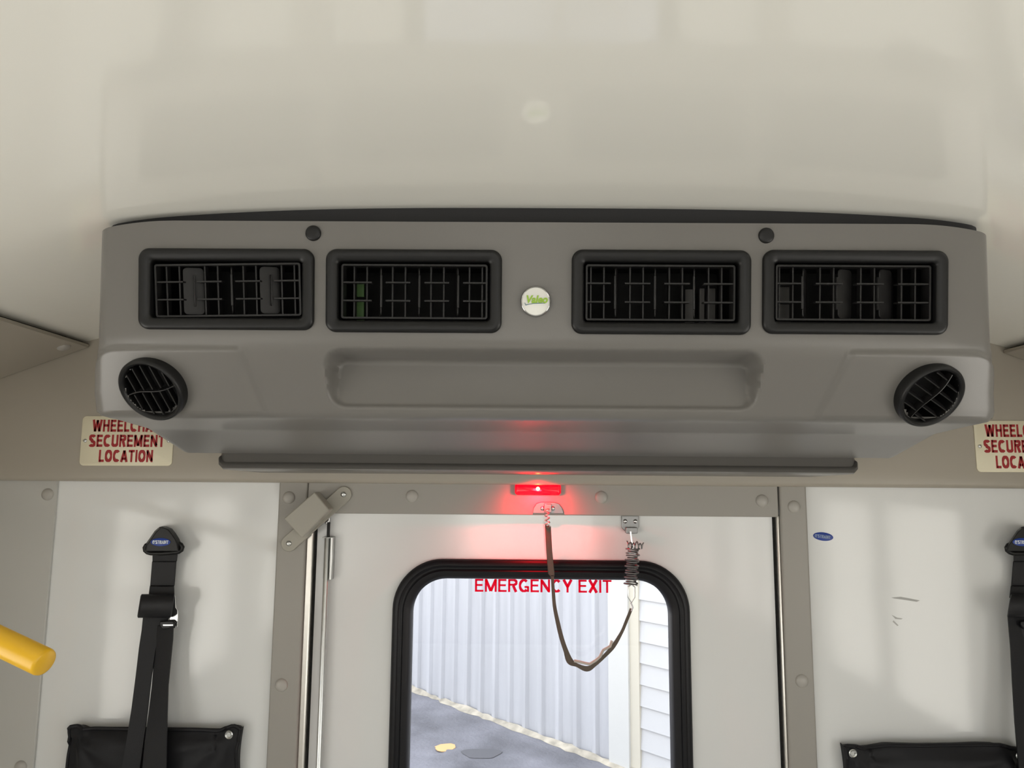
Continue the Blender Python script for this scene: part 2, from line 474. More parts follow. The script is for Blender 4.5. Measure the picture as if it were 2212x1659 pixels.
# ------------------------------------------------------------------ rear wall
JL0, JL1 = wx(598, 1150), wx(661, 1150)      # left jamb trim
JR0, JR1 = wx(1689, 1200), wx(1748, 1200)    # right jamb trim
Z_UPB = P(1106, 1047, Y_UP).z                # lower edge of the beige upper panel
Z_HDB = wz(1178, 1113)                       # lower edge of the header trim
SEAM = wx(119, 1150, Y_WALL)
mb = MB()
mb.box((X_L, Y_WALL, 0), (JL1 - .01, Y_WALL + .04, 2.05))
mb.box((JR0 + .01, Y_WALL, 0), (X_R, Y_WALL + .04, 2.05))
mb.box((JL1 - .01, Y_WALL, Z_HDB + .012), (JR0 + .01, Y_WALL + .04, 2.05))
struct(mb, 'wall_rear', M['wall'], 'glossy white panelled rear wall of the bus')
mb = MB(); mb.box((X_L, Y_WALL - .006, 0), (SEAM, Y_WALL, Z_UPB + .03))
op = struct(mb, 'trim_5', M['panel_grey'], 'satin grey outer panel at the far left of the rear wall', bevel=.0015)
for (px, py) in ((103, 1068), (45, 1657)):
    screw_cap(wall_T(P(px, py, Y_WALL - .006)), op, .0115)
# right outer counterpart, out of frame
mb = MB(); mb.box((wx(2330, 1150), Y_WALL - .006, 0), (X_R, Y_WALL, Z_UPB + .03))
struct(mb, 'trim_6', M['panel_grey'], bevel=.0015)

# beige moulded upper rear panel with a rolled lower edge
mb = MB(); n = 50
xs = [X_L + (X_R - X_L) * i / n for i in range(n + 1)]
def ztop_up(x):
    if XC0 <= x <= XC1: return zceil(x) + 0.02
    return ZC + 0.01
prof = []
for kx in range(7):
    a = math.pi / 2 * kx / 6
    prof.append((Y_UP + .010 - .010 * math.sin(a) , Z_UPB + .010 - .010 * math.cos(a)))
ls = [[Vector((x, Y_UP + .034, Z_UPB)) for x in xs], [Vector((x, Y_UP + .010, Z_UPB)) for x in xs]]
for (y, z) in prof[1:]: ls.append([Vector((x, y, z)) for x in xs])
# gentle concave roll
for (y, z) in ((Y_UP - .001, Z_UPB + .018), (Y_UP, Z_UPB + .028)): ls.append([Vector((x, y, z)) for x in xs])
ls.append([Vector((x, Y_UP, ztop_up(x))) for x in xs])
mb.loops(ls, close=False)
struct(mb, 'trim_7', M['beige'], 'beige moulded panel across the top of the rear wall', angle=60)

# jambs and header
mb = MB(); mb.box((JL0, Y_TRIM, 0), (JL1, Y_WALL + .01, Z_UPB + .03))
jl = struct(mb, 'trim_8', M['trim'], 'grey-beige vertical jamb left of the door', bevel=.0035, segs=3)
screw_cap(wall_T(P(624, 1075, Y_TRIM)), jl); screw_cap(wall_T(P(608, 1480, Y_TRIM)), jl)
mb = MB(); mb.box((JR0, Y_TRIM, 0), (JR1, Y_WALL + .01, Z_UPB + .03))
jr = struct(mb, 'trim_9', M['trim'], 'grey-beige vertical jamb right of the door', bevel=.0035, segs=3)
screw_cap(wall_T(P(1715, 1095, Y_TRIM)), jr); screw_cap(wall_T(P(1732, 1471, Y_TRIM)), jr)
mb = MB(); mb.box((JL1 + .001, Y_TRIM - .001, Z_HDB), (JR0 - .0035, Y_WALL + .01, Z_UPB + .03))
hd = struct(mb, 'trim_10', M['trim'], 'grey-beige header strip above the door', bevel=.002)
for (px, py) in ((890, 1072), (1299, 1074), (1646, 1082)): screw_cap(wall_T(P(px, py, Y_TRIM - .001)), hd)

# ------------------------------------------------------------------ rear emergency door
DX0, DX1 = wx(680, 1300, Y_DOOR), wx(1674, 1300, Y_DOOR)
DZ1 = Z_HDB + .02
door = empty('door_1', ((DX0 + DX1)/2, Y_DOOR, 0.05), 'white rear emergency door with black-framed window', kind='structure')
gx0, gx1 = wx(846, 1420, Y_DOOR), wx(1491, 1420, Y_DOOR)
gz1 = (P(950, 1207, Y_DOOR).z + P(1400, 1211, Y_DOOR).z) / 2
gx0b, gx1b = wx(886, 1420, Y_DOOR), wx(1448, 1420, Y_DOOR)
gz1b = P(1170, 1241, Y_DOOR).z
gz0 = gz1 - 0.78
gcx, gcz = (gx0 + gx1)/2, (gz0 + gz1)/2
def win_loop(w, h, r, y, dz=0):
    return [Vector((gcx + p.x, y, gcz + dz + p.y)) for p in rrect(w, h, r, 14)]
GW, GH = gx1 - gx0, gz1 - gz0
RG = 0.092
mb = MB()
# slab ring: outer rectangle loop matched to the rounded hole
hole = win_loop(GW - .02, GH - .02, RG - .01, 0)
def outer(y):
    out = []
    for p in hole:
        dx, dz = p.x - gcx, p.z - gcz
        # project outwards onto the rectangle
        sx = (DX1 - gcx) if dx > 0 else (gcx - DX0); sz = (DZ1 - gcz) if dz > 0 else (gcz - 0.05)
        t = min(sx / abs(dx) if abs(dx) > 1e-6 else 1e9, sz / abs(dz) if abs(dz) > 1e-6 else 1e9)
        out.append(Vector((gcx + dx * t, y, gcz + dz * t)))
    return out
# make sure the rectangle's corners exist: snap nearest points
def snap(out):
    for (cx_, cz_) in ((DX0, DZ1), (DX1, DZ1), (DX0, .05), (DX1, .05)):
        j = min(range(len(out)), key=lambda i: (out[i].x - cx_)**2 + (out[i].z - cz_)**2)
        out[j] = Vector((cx_, out[j].y, cz_))
    return out
fo, bo = snap(outer(Y_DOOR)), snap(outer(Y_DOOR + .035))
fi = [Vector((p.x, Y_DOOR, p.z)) for p in hole]; bi = [Vector((p.x, Y_DOOR + .035, p.z)) for p in hole]
mb.loops([bi, bo, fo, fi, bi])
slab = mb.build('door_panel', M['door'], door, angle=30)
# rubber gasket: profile with two lips
mb = MB(); ls = []
ins = GW/2 - (gx1b - gx0b)/2
for (f, y) in ((0, 0), (0.0, -.006), (.12, -.011), (.30, -.012), (.42, -.007), (.50, -.007), (.60, -.011), (.85, -.009), (1.0, -.003), (1.0, .022)):
    i_ = ins * f
    ls.append(win_loop(GW - 2*i_, GH - 2*i_, RG - i_*.75, Y_DOOR + y))
mb.loops(ls)
gk = mb.build('window_gasket', M['rubber'], door, 'black rubber gasket around the door window', angle=50)
mb = MB(); mb.loops([win_loop(GW - 1.9*ins, GH - 1.9*ins, RG - ins*.7, Y_DOOR + .014), win_loop(GW - 1.9*ins, GH - 1.9*ins, RG - ins*.7, Y_DOOR + .018)], True, True, True)
gl = mb.build('window_pane', M['glass'], door, 'clear window pane', smooth=False)
a = P(1026, 1264, Y_DOOR + .012); b = P(1321, 1267, Y_DOOR + .012)
T = wall_T((a + b) / 2) @ Matrix.Rotation(-math.atan2(0, 1), 4, 'Z')
hgt = (P(1100, 1250, Y_DOOR).z - P(1100, 1278, Y_DOOR).z)
letter = lettering('EMERGENCY EXIT', hgt * 1.0, b.x - a.x, M['decal_red'], T, 'window_lettering', gl, w=.15, gap=.10, label='red EMERGENCY EXIT lettering on the pane')

# aluminium edges and dark gaps beside the door
mb = MB(); mb.box((JL1 - .001, Y_TRIM + .006, .02), (DX0 - .0045, Y_WALL + .03, Z_HDB + .004))
struct(mb, 'trim_11', M['alu'], 'bright aluminium door edge on the hinge side', bevel=.003, segs=3)
mb = MB(); mb.box((DX1 + .0045, Y_TRIM + .006, .02), (JR0 + .001, Y_WALL + .03, Z_HDB + .004))
struct(mb, 'trim_12', M['alu'], 'bright aluminium door edge on the right', bevel=.003, segs=3)
mb = MB(); mb.box((DX0 - .005, Y_DOOR + .004, .02), (DX0, Y_DOOR + .03, Z_HDB)); mb.box((DX1, Y_DOOR + .004, .02), (DX1 + .005, Y_DOOR + .03, Z_HDB))
mb.build('weatherstrip', M['gap'], door, smooth=False)

# vertical bolt rod and guide on the door
YR = Y_DOOR - .012
rx = wx(706, 1200, YR)
rod_top = P(708, 1160, YR).z
mb = MB(); mb.tube([(rx, YR, .35), (rx, YR, rod_top - .001), (rx, YR, rod_top)], [.0052, .0052, .0046], 16)
rod = mb.build('bolt_rod', M['steel'], door, 'bright steel vertical bolt rod')
mb = MB(); mb.tube([(rx + .0012, YR, rod_top), (rx + .0012, YR, P(708, 1128, YR).z)], .003, 12)
mb.build('bolt_tip', M['gap'], rod)
gx_ = wx(716, 1200, YR)
mb = MB(); z0_, z1_ = P(710, 1252, YR).z, P(710, 1160, YR).z
mb.box((rx - .008, Y_DOOR - .004, z0_), (gx_ + .003, Y_DOOR - .0005, z1_))
mb.box((gx_ - .0015, Y_DOOR - .018, z0_), (gx_ + .003, Y_DOOR - .0005, z1_))
mb.box((rx - .009, Y_DOOR - .017, z1_ - .002), (gx_ + .002, Y_DOOR - .0005, z1_))
mb.build('rod_guide', M['steel'], door, 'steel channel guide of the bolt rod', bevel=.0008)
# small keeper above the rod
p = P(709, 1120, Y_DOOR - .006)
mb = MB(); mb.box((p.x - .004, Y_DOOR - .012, p.z - .010), (p.x + .004, Y_DOOR, p.z + .009))
mb.build('rod_keeper', M['chrome'], door, bevel=.001)

# ------------------------------------------------------------------ rear air conditioner
Z_CR = EYE + .158      # crease height between the upper and the lower face
def smooth(a, b, t):
    t = max(0.0, min(1.0, (t - a) / (b - a))); return t * t * (3 - 2 * t)
def ybase(z):
    zp = z - EYE
    y = .865 + (.309 - zp) * .13
    d = .158 - zp
    # soft crease: integral of a smoothstep slope
    w = .018
    if d > -w:
        if d < w:
            t = (d + w) / (2 * w); y += .50 * (2 * w) * (t*t*t - t**4 / 2)
        else: y += .50 * (w + (d - w))
    return y
EDGE_L = [(490, 210), (740, 203), (850, 198), (890, 203)]
EDGE_R = [(497, 2142), (740, 2150), (850, 2152), (890, 2154)]
def hit(px, py, fn=ybase):
    Y = .88
    for _ in range(20):
        p = P(px, py, Y); Y = fn(p.z)
    return P(px, py, Y)
EL = [hit(x, y, lambda z: ybase(z) + .012) for (y, x) in EDGE_L]
ER = [hit(x, y, lambda z: ybase(z) + .012) for (y, x) in EDGE_R]
def interp(pts, z):
    pts = sorted(pts, key=lambda p: p.z)
    if z <= pts[0].z: return pts[0].x
    if z >= pts[-1].z: return pts[-1].x
    for a, b in zip(pts, pts[1:]):
        if a.z <= z <= b.z: return a.x + (b.x - a.x) * (z - a.z) / (b.z - a.z)
XL = lambda z: interp(EL, z)
XR = lambda z: interp(ER, z)
def sd_rr(x, z, cx, cz, hx, hz, r):
    qx, qz = abs(x - cx) - hx + r, abs(z - cz) - hz + r
    return math.hypot(max(qx, 0), max(qz, 0)) + min(max(qx, qz), 0) - r
tr_a, tr_b = hit(697, 751), hit(1633, 892)
TR = ((tr_a.x + tr_b.x)/2, (tr_a.z + tr_b.z)/2 , (tr_b.x - tr_a.x)/2, (tr_a.z - tr_b.z)/2)
def slant(z): return (Z_CR - z) * .0
podL = (hit(197, 783), hit(522, 783)); podR = (hit(1832, 792), hit(2152, 792))
def yface(x, z):
    y = ybase(z)
    # edges rolled back in plan
    for e in ((x - XL(z)), (XR(z) - x)):
        r = .020
        if e < r:
            t = 1 - max(e, 0) / r; y += r * .9 * (1 - math.sqrt(max(0, 1 - t * t)))
        if e < .09: y += .010 * (1 - max(e, 0) / .09) ** 2
    # central tray recess
    cx, cz, hx, hz = TR
    d = sd_rr(x, z, cx, cz, hx, hz, .022)
    if d < .004:
        dep = .044 * smooth(.001, -.009, d) * max(0.0, min(1.0, (z - (cz - hz)) / (2 * hz - .012))) ** .9
        y += dep
    # raised pods around the round vents
    zt = Z_CR - .002
    sl = (zt - z) * .28
    for (xa, xb, hgt_, m_) in ((XL(z) - .006, podL[1].x + .12, .0045, smooth(podL[1].x + sl + .006, podL[1].x + sl - .006, x)),
                               (podR[0].x - .12, XR(z) + .006, .0055, smooth(podR[0].x - sl * 1.2 - .005, podR[0].x - sl * 1.2 + .004, x))):
        if m_ <= 0: continue
        d = sd_rr(x, z, (xa + xb)/2, (zt + EYE - .05)/2, (xb - xa)/2, (zt - EYE + .05)/2, .040)
        y -= hgt_ * m_ * smooth(.004, -.006, d)
    return y
def F(px, py):
    Y = .88
    for _ in range(25):
        p = P(px, py, Y); Y = yface(p.x, p.z)
    return P(px, py, Y)

ac = empty('rear_air_conditioner', (X_MID, 1.38, EYE + .02),
           'wide grey overhead air conditioning unit with four rectangular vents below the ceiling', 'air conditioner')

def slope_T(p, slope=.13):
    u = Vector((1, 0, 0)); w = Vector((0, -slope, 1)).normalized(); n = u.cross(w)
    return frame_T(p, u, w, n)
VENTS = []
for (tl, tr, br, bl) in (((308,537),(681,540),(678,714),(297,712)), ((708,537),(1085,543),(1083,722),(702,716)),
                         ((1234,541),(1619,541),(1623,722),(1235,724)), ((1644,542),(2039,542),(2050,722),(1648,724))):
    c = [F(*q) for q in (tl, tr, br, bl)]
    ctr = sum(c, Vector()) / 4
    ctr.y = ybase(ctr.z)
    VENTS.append((ctr, ((c[1].x - c[0].x) + (c[2].x - c[3].x)) / 2, (c[0] - c[3]).length * .5 + (c[1] - c[2]).length * .5))

# housing mesh
Z_LIP = EYE + .081
NX = 420
fr_cols = [i / NX for i in range(NX + 1)]
# denser columns near the ends
cols = sorted(set([t for t in fr_cols] + [.0008, .0016, .003, .005, .0075, .0985] + [1 - t for t in (.0008, .0016, .003, .005, .0075)]))
NZ = 130
P_UNDER = None
lipY = ybase(Z_LIP)
mb = MB()
rows = []
def ztop(x):
    e = min(x - XL(EYE + .30), XR(EYE + .30) - x)
    return min(EYE + .3085, zceil(x) - .0015) - .009 * max(0, 1 - max(e, 0) / .11) ** 2
grid = []
for j in range(NZ + 1):
    r_ = []
    for t in cols:
        x0_, x1_ = XL(EYE + .30), XR(EYE + .30)
        zt = ztop(x0_ + (x1_ - x0_) * t)
        z = zt + (Z_LIP - zt) * j / NZ
        x = XL(z) + (XR(z) - XL(z)) * t
        r_.append(Vector((x, yface(x, z), z)))
    grid.append(r_)
# lip arc then underside
und = [(.004, -.0035), (.009, -.0060), (.016, -.0072), (.030, -.0080), (.060, -.0100), (.090, -.0121), (.114, -.0138), (.122, -.0146), (.130, -.0162), (.150, -.0210), (.175, -.0270), (.200, -.0330), (.225, -.0390), (.240, -.0426), (.246, -.0440)]
for (dy, dz) in und:
    r_ = []
    for i, t in enumerate(cols):
        b = grid[NZ][i]
        yy = lipY + dy
        # corners stay rounded, fading into the straight sides
        yy = max(yy, b.y + dy * .6) if dy < .03 else yy
        e = min(b.x - XL(Z_LIP), XR(Z_LIP) - b.x)
        lift = .012 * (1 - min(1, max(0, e) / .02)) ** 2 * (1 if dy > .01 else .5)
        inset = 0
        fz = smooth(.01, .20, dy)
        xx = b.x
        if b.x < X_MID: xx = XL(Z_LIP) + .014 * smooth(0, .03, dy) + (b.x - XL(Z_LIP)) * 1.0 if t < .1 else b.x
        if t < .1: xx = b.x + .003 * smooth(0, .03, dy) * (1 - t / .1)
        if t > .9: xx = b.x - .003 * smooth(0, .03, dy) * (1 - (1 - t) / .1)
        r_.append(Vector((xx, yy, Z_LIP + dz + lift)))
    grid.append(r_)
nc = len(cols)
RV = [(hit(331, 840), .034), (hit(2007, 853), .034)]
keep = []
for j in range(len(grid) - 1):
    for i in range(nc - 1):
        if j < NZ:
            c = (grid[j][i] + grid[j+1][i+1]) / 2
            if any(math.hypot(c.x - q.x, (c.z - q.z) * 1.15) < r_ for (q, r_) in RV): continue
            if any(abs(c.x - v[0].x) < v[1]/2 - .012 and abs(c.z - v[0].z) < v[2]/2 - .012 for v in VENTS): continue
        keep.append((j*nc+i, j*nc+i+1, (j+1)*nc+i+1, (j+1)*nc+i))
allv = [v for r_ in grid for v in r_]
mb.add(allv, keep)
# side walls back to the rear panel, and top return
for i in (0, nc - 1):
    ls = [[g[i] for g in grid], [Vector((g[i].x, max(g[i].y, 1.384), g[i].z)) for g in grid]]
    mb.loops(ls, close=False)
mb.loops([grid[0], [Vector((v.x, v.y + .012, v.z - .001)) for v in grid[0]], [Vector((v.x, v.y + .012, v.z - .012)) for v in grid[0]]], close=False)
last = grid[-1]
mb.loops([last, [Vector((v.x, v.y + .002, v.z + .016)) for v in last], [Vector((v.x, 1.384, v.z + .016)) for v in last]], close=False)
housing = mb.build('housing', M['ac'], ac, 'grey moulded plastic housing', angle=50)

# rear beam under the unit (dark groove with a rounded lower edge)
bl = P(472, 1000, 1.215); br = P(1853, 1010, 1.215)
zt_, zb_ = last[nc//2].z + .014, P(1150, 1019, 1.215).z
prof = [(1.222, zt_), (1.212, zb_ + .012), (1.203, zb_ + .007), (1.201, zb_ + .002), (1.206, zb_), (1.384, zb_ - .004), (1.384, zt_)]
mb = MB()
ls = []
for (x, s) in ((bl.x, 0), (bl.x + .004, .6), (bl.x + .012, 1), (br.x - .012, 1), (br.x - .004, .6), (br.x, 0)):
    ls.append([Vector((x, 1.384 - (1.384 - y) * (.93 + .07 * s), zt_ + (z - zt_) * (.6 + .4 * s))) for (y, z) in prof])
mb.loops(ls, True, True, True)
mb.build('rear_rail', M['ac'], ac, 'grey rail along the back of the underside', angle=40)

# added black strip stands in for the shade between unit and ceiling
mb = MB(); ls = []
for i in range(0, nc, 3):
    v = grid[0][i]
    if i < 3 or i > nc - 4: continue
    zc = zceil(v.x) + .004
    ls.append([Vector((v.x, v.y + .016, v.z - .012)), Vector((v.x, v.y + .018, zc)), Vector((v.x, v.y + .05, zc)), Vector((v.x, v.y + .05, v.z - .012))])
mb.loops(ls, True, True, True)
mb.build('gap_shade_strip', M['gap_shade'], ac, 'black strip put in as the shade between the unit and the ceiling')

# rectangular vents
def rect_vent(ctr, w, h, tilt, vanes, extra=None, label=None):
    T = slope_T(ctr + Vector((0, -.001, 0)))
    mb = MB()
    bw = .0145
    L = [rrect(w, h, .013, 8, -.003), rrect(w, h, .013, 8, .002), rrect(w - .003, h - .003, .012, 8, .0045), rrect(w - .008, h - .008, .011, 8, .0055),
         rrect(w - 2*bw + .006, h - 2*bw + .007, .006, 8, .0040), rrect(w - 2*bw + .001, h - 2*bw + .002, .005, 8, .0025), rrect(w - 2*bw, h - 2*bw, .0045, 8, .000), rrect(w - 2*bw, h - 2*bw, .0045, 8, -.020)]
    mb.loops(L)
    bz = mb.build('air_vent', M['black'], ac, label, T=T, angle=50)
    # duct behind
    mb = MB(); a_, b_ = w - 2*bw, h - 2*bw
    mb.loops([rrect(a_ + .004, b_ + .004, .006, 4, -.019), rrect(a_ + .004, b_ + .004, .006, 4, -.105)], True, False, True)
    mb.build('air_duct', M['duct'], bz, T=T, smooth=False)
    # rotating barrel
    TB = T @ Matrix.Translation((0, 0, -.010)) @ Matrix.Rotation(math.radians(tilt[0]), 4, 'X') @ Matrix.Rotation(math.radians(tilt[1]), 4, 'Z')
    gw, gh = a_ - .006, b_ - .005
    mb = MB(); t = .0022
    mb.loops([rrect(gw, gh, .003, 4, .004), rrect(gw, gh, .003, 4, .0065), rrect(gw - 2*t, gh - 2*t, .0015, 4, .0065), rrect(gw - 2*t, gh - 2*t, .0015, 4, -.012), rrect(gw, gh, .003, 4, -.012), rrect(gw, gh, .003, 4, .004)])
    # horizontal bars, interrupted at the vanes
    vx = [-.245 * gw + tilt[2], .020 * gw + tilt[2], .285 * gw + tilt[2]] if tilt[3] > 0 else [-.285 * gw + tilt[2], -.020 * gw + tilt[2], .245 * gw + tilt[2]]
    cuts = [-gw/2 + t] + [q for v in vx for q in (v - .0085, v + .0085)] + [gw/2 - t]
    for s in (-1, 1):
        for i in range(0, len(cuts), 2):
            mb.box((cuts[i], s*gh/6 - .0009, -.006), (cuts[i+1], s*gh/6 + .0009, .0055))
    mb.build('vent_grille', M['grille'], bz, T=TB)
    mb = MB()
    step = .265 * gw / 3
    fx = sorted([v + k_ * step for v in vx for k_ in (-1, 1)] + [vx[0] - 2*step if vx[0] - 2*step > -gw/2 + .004 else vx[0] - step, vx[2] + 2*step if vx[2] + 2*step < gw/2 - .004 else vx[2] + step])
    for x in fx:
        mb.box((x - .0009, -gh/2 + t, -.011), (x + .0009, gh/2 - t, -.002))
    mb.build('vent_fins', M['grille'], bz, T=TB)
    for x, ang in zip(vx, vanes):
        TV = TB @ Matrix.Translation((x, 0, -.008)) @ Matrix.Rotation(math.radians(ang), 4, 'Y')
        mb = MB(); hv = gh * .90
        pr = [(0 , -hv/2 + .006), (0, hv/2 - .006), (0, hv/2)]
        # plate in the local y/z plane (edge on when ang = 0)
        out = [Vector((0, p.y, p.x)) for p in rrect(.024, hv, .005, 5)]
        mb.prism([q + Vector((-.0008, 0, .001)) for q in out], (.0016, 0, 0))
        if ang < -59 and tilt[3] > 0 and tilt[0]: mb.box((.0004, -hv*.33, -.0008), (.0065, hv*.33, .0008))
        else: mb.box((-.0013, -hv*.33, .012), (.0013, hv*.33, .0165))
        mb.build('vane', M['grille'], bz, T=TV, bevel=.0004, segs=1)
    if extra:
        mb = MB()
        for q in extra['boxes']: mb.box(*q)
        mb.build(extra['name'], extra['mat'], bz, extra.get('label'), T=T)
    return bz
rect_vent(*VENTS[0], (3, 1.0, -.003, 1), (-66, 17, -60), label='far left black vent with turned vanes')
rect_vent(*VENTS[1], (0, 0, 0, 1), (13, 10, 10), label='black vent just left of the round badge',
          extra=dict(name='green_strips', mat=M['dark_green'], label='dark green strips inside the vent', boxes=[((-.079, -.033, -.05), (-.070, -.008, -.045)), ((-.079, -.002, -.05), (-.070, .015, -.045))]))  # two flat dark green strips set into the duct
M['coil'] = mat('coil_grey', (0.10, 0.095, 0.09), 0.5)
rect_vent(*VENTS[2], (0, 0, 0, -1), (-13, -12, -15), label='black vent just right of the round badge',
          extra=dict(name='duct_plate', mat=M['coil'], boxes=[((.060, -.034, -.06), (.066, .012, -.055)), ((.069, -.034, -.06), (.080, .012, -.055)), ((.044, -.034, -.07), (.056, .012, -.065))]))
rect_vent(*VENTS[3], (0, 0, -.0, -1), (-30, -62, -60), label='far right black vent with two turned vanes',
          extra=dict(name='duct_plate', mat=M['coil'], boxes=[((-.082, -.034, -.05), (-.060, -.010, -.045)), ((-.082, -.006, -.05), (-.060, .012, -.045))]))

# two round buttons, badge
for (px, py, lab) in ((677, 504, 'left round black plug above the vents'), (1655, 509, 'right round black plug above the vents')):
    mb = MB(); T = slope_T(F(px, py))
    r = .0095
    mb.loops([[T @ Vector((rr * math.cos(2*math.pi*i/28), rr * math.sin(2*math.pi*i/28), c)) for i in range(28)] for (rr, c) in ((r, -.003), (r, .001), (r*.93, .0026), (r*.80, .0032), (r*.4, .0034))], True, True, True)
    mb.build('cover_plug', M['black'], ac, lab, angle=50)
T = slope_T(F(1157, 652)); rb = .0186
mb = MB()
mb.loops([[T @ Vector((rr * math.cos(2*math.pi*i/48), rr * math.sin(2*math.pi*i/48), c)) for i in range(48)] for (rr, c) in ((rb, -.004), (rb*1.0, .0035), (rb*.96, .0055), (rb*.92, .0060), (rb*.885, .0052))], True, True, False)
bd = mb.build('round_badge', M['chrome'], ac, 'round silver badge with green lettering', angle=50)
mb = MB()
mb.loops([[T @ Vector((rr * math.cos(2*math.pi*i/48), rr * math.sin(2*math.pi*i/48), c)) for i in range(48)] for (rr, c) in ((rb*.89, .0040), (rb*.885, .0052), (rb*.5, .0056), (rb*.1, .0057))], True, True, True)
mb.build('badge_face', M['badge'], bd, angle=60)
text_mesh('Valeo', .0125, M['green'], T @ Matrix.Translation((.0008, .0020, .0060)), 'badge_lettering', bd, xs=.92, bold=.00045, shear=.22, depth=.0002)
mb = MB()
sw = [(-.0135, -.0018), (-.0122, -.0052), (-.0085, -.0040), (-.003, -.0031), (.005, -.0028), (.0115, -.0026), (.0112, -.0021), (.004, -.0018), (-.003, -.0022), (-.0085, -.0032), (-.0119, -.0040), (-.0128, -.0017)]
mb.prism([T @ Vector((x, y, .0058)) for (x, y) in sw], T.to_3x3() @ Vector((0, 0, .0004)))
mb.build('badge_swoosh', M['teal'], bd, smooth=False)

# round ball vents in the lower corners
def round_vent(px, py, nrm, r, roll, label, blade_tilt):
    p = F(px, py)
    n = Vector(nrm).normalized(); u = Vector((0, 0, 1)).cross(n).normalized(); 
    if u.x < 0: u = -u
    w = n.cross(u)
    if w.z < 0: w = -w; 
    if u.cross(w).dot(n) < 0: u = -u
    T = frame_T(p + n * .004, u, w, n)
    def ring(rr, c, seg=56): return [T @ Vector((rr*math.cos(2*math.pi*i/seg), rr*math.sin(2*math.pi*i/seg), c)) for i in range(seg)]
    mb = MB()
    mb.loops([ring(r*.98, -.030), ring(r, -.004), ring(r, .001), ring(r*.975, .0035), ring(r*.93, .0045), ring(r*.87, .003), ring(r*.84, -.001), ring(r*.83, -.010), ring(r*.80, -.030)])
    rv = mb.build('round_vent', M['black'], ac, label, angle=50)
    mb = MB(); mb.loops([ring(r*.86, -.012), ring(r*.84, -.034)], True, False, True)
    mb.build('vent_cup', M['duct'], rv, smooth=False)
    T2 = T @ Matrix.Rotation(math.radians(roll), 4, 'Z')
    mb = MB()
    ri = r * .815
    for side in (-1, 1):
        for k_ in range(-2, 3):
            x = k_ * ri * .36 + side * .0022
            if abs(x) > ri * .93: continue
            y1 = math.sqrt(ri*ri - x*x)
            S = Matrix.Translation((x, 0, -.003)) @ Matrix.Rotation(math.radians(blade_tilt), 4, 'Y')
            lo, hi = (0.0008, y1) if side > 0 else (-y1, -.0008)
            mb.box((-.0007, lo, -.007), (.0007, hi, .004), T2 @ S)
    mb.build('vent_blades', M['grille'], rv)
    mb = MB()
    fr = []
    for k_ in range(17):
        x = -ri + 2 * ri * k_ / 16
        bow = .0022 * math.sin(math.pi * k_ / 8)
        fr.append([T2 @ Vector((x, bow - .0007, -.008)), T2 @ Vector((x, bow + .0007, -.008)), T2 @ Vector((x, bow + .0006, .0035 * math.cos(math.pi * (k_ - 8) / 17))), T2 @ Vector((x, bow - .0006, .0035 * math.cos(math.pi * (k_ - 8) / 17)))])
    mb.loops(fr, True, True, True)
    mb.build('vent_divider', M['grille'], rv)
    return rv
round_vent(331, 840, (-.16, -.80, -.58), .0425, 10, 'left round black vent with slanted blades', 15)
round_vent(2007, 853, (.16, -.80, -.58), .0425, 62, 'right round black vent with slanted blades', -15)

# ------------------------------------------------------------------ signs
def sign(px0, px1, py0, py1, label):
    Y = Y_UP - .002
    a = P(px0, (py0 + py1)/2, Y); b = P(px1, (py0 + py1)/2, Y); t = P((px0 + px1)/2, py0, Y); bt = P((px0 + px1)/2, py1, Y)
    w, h = b.x - a.x, t.z - bt.z
    c = Vector(((a.x + b.x)/2, Y_UP, (t.z + bt.z)/2))
    T = wall_T(c) @ Matrix.Rotation(math.radians(.25), 4, 'Z')
    root = empty('wall_sign', c, label, 'sign', 'cream securement signs either side of the air conditioner')
    mb = MB(); mb.loops([rrect(w, h, .008, 6, .0003), rrect(w, h, .008, 6, .0020), rrect(w - .001, h - .001, .0075, 6, .0024)], True, True, True)
    mb.build('sign_plate', M['sign'], root, T=T, angle=40)
    for (txt, vy, wf) in (('WHEELCHAIR', .305, .765), ('SECUREMENT', .0, .82), ('LOCATION', -.305, .585)):
        lettering(txt, h * .245, w * wf, M['red_ink'], T @ Matrix.Translation((.0, h * vy, .0024)), 'sign_lettering', root, w=.20, gap=.10)
    for sx in (-1, 1):
        mb = MB(); dome(T @ Matrix.Translation((sx * (w/2 - .008), 0, .0024)), .0035, .0018, mb, 16)
        mb.build('screw', M['steel'], root)
sign(175, 374, 899, 1006, 'cream sign with red capitals on the beige panel left of the air conditioner')
sign(2107, 2306, 909, 1020, 'cream sign with red capitals cut off by the right edge of the photo')

# ------------------------------------------------------------------ red marker lamp
lc = P(1162, 1057, Y_TRIM - .01)
lamp = empty('marker_lamp', lc + Vector((0, .009, 0)), 'small glowing red lamp on the header strip above the door', 'lamp')
lw = P(1212, 1057, Y_TRIM - .01).x - P(1112, 1057, Y_TRIM - .01).x
T = wall_T(Vector((lc.x, Y_TRIM - .001, lc.z)))
lh = P(1162, 1045, Y_TRIM - .01).z - P(1162, 1071, Y_TRIM - .01).z
mb = MB(); mb.loops([rrect(lw, lh, .006, 6, 0), rrect(lw, lh, .006, 6, .005), rrect(lw - .003, lh - .003, .005, 6, .009), rrect(lw - .010, lh - .010, .004, 6, .011)], True, True, True)
mb.build('lens', M['lens'], lamp, 'red lens', T=T, angle=50)
mb = MB(); dome(T @ Matrix.Translation((0, .001, .0105)), .0036, .0032, mb, 16)
mb.build('light_emitting_diode', M['led'], lamp, 'bright orange-white light point')
bulb = bpy.data.lights.new('lamp_glow', 'SPOT'); bulb.color = (1.0, .008, .018); bulb.energy = 2.2; bulb.shadow_soft_size = .010
bulb.spot_size = math.radians(165); bulb.spot_blend = 1.0
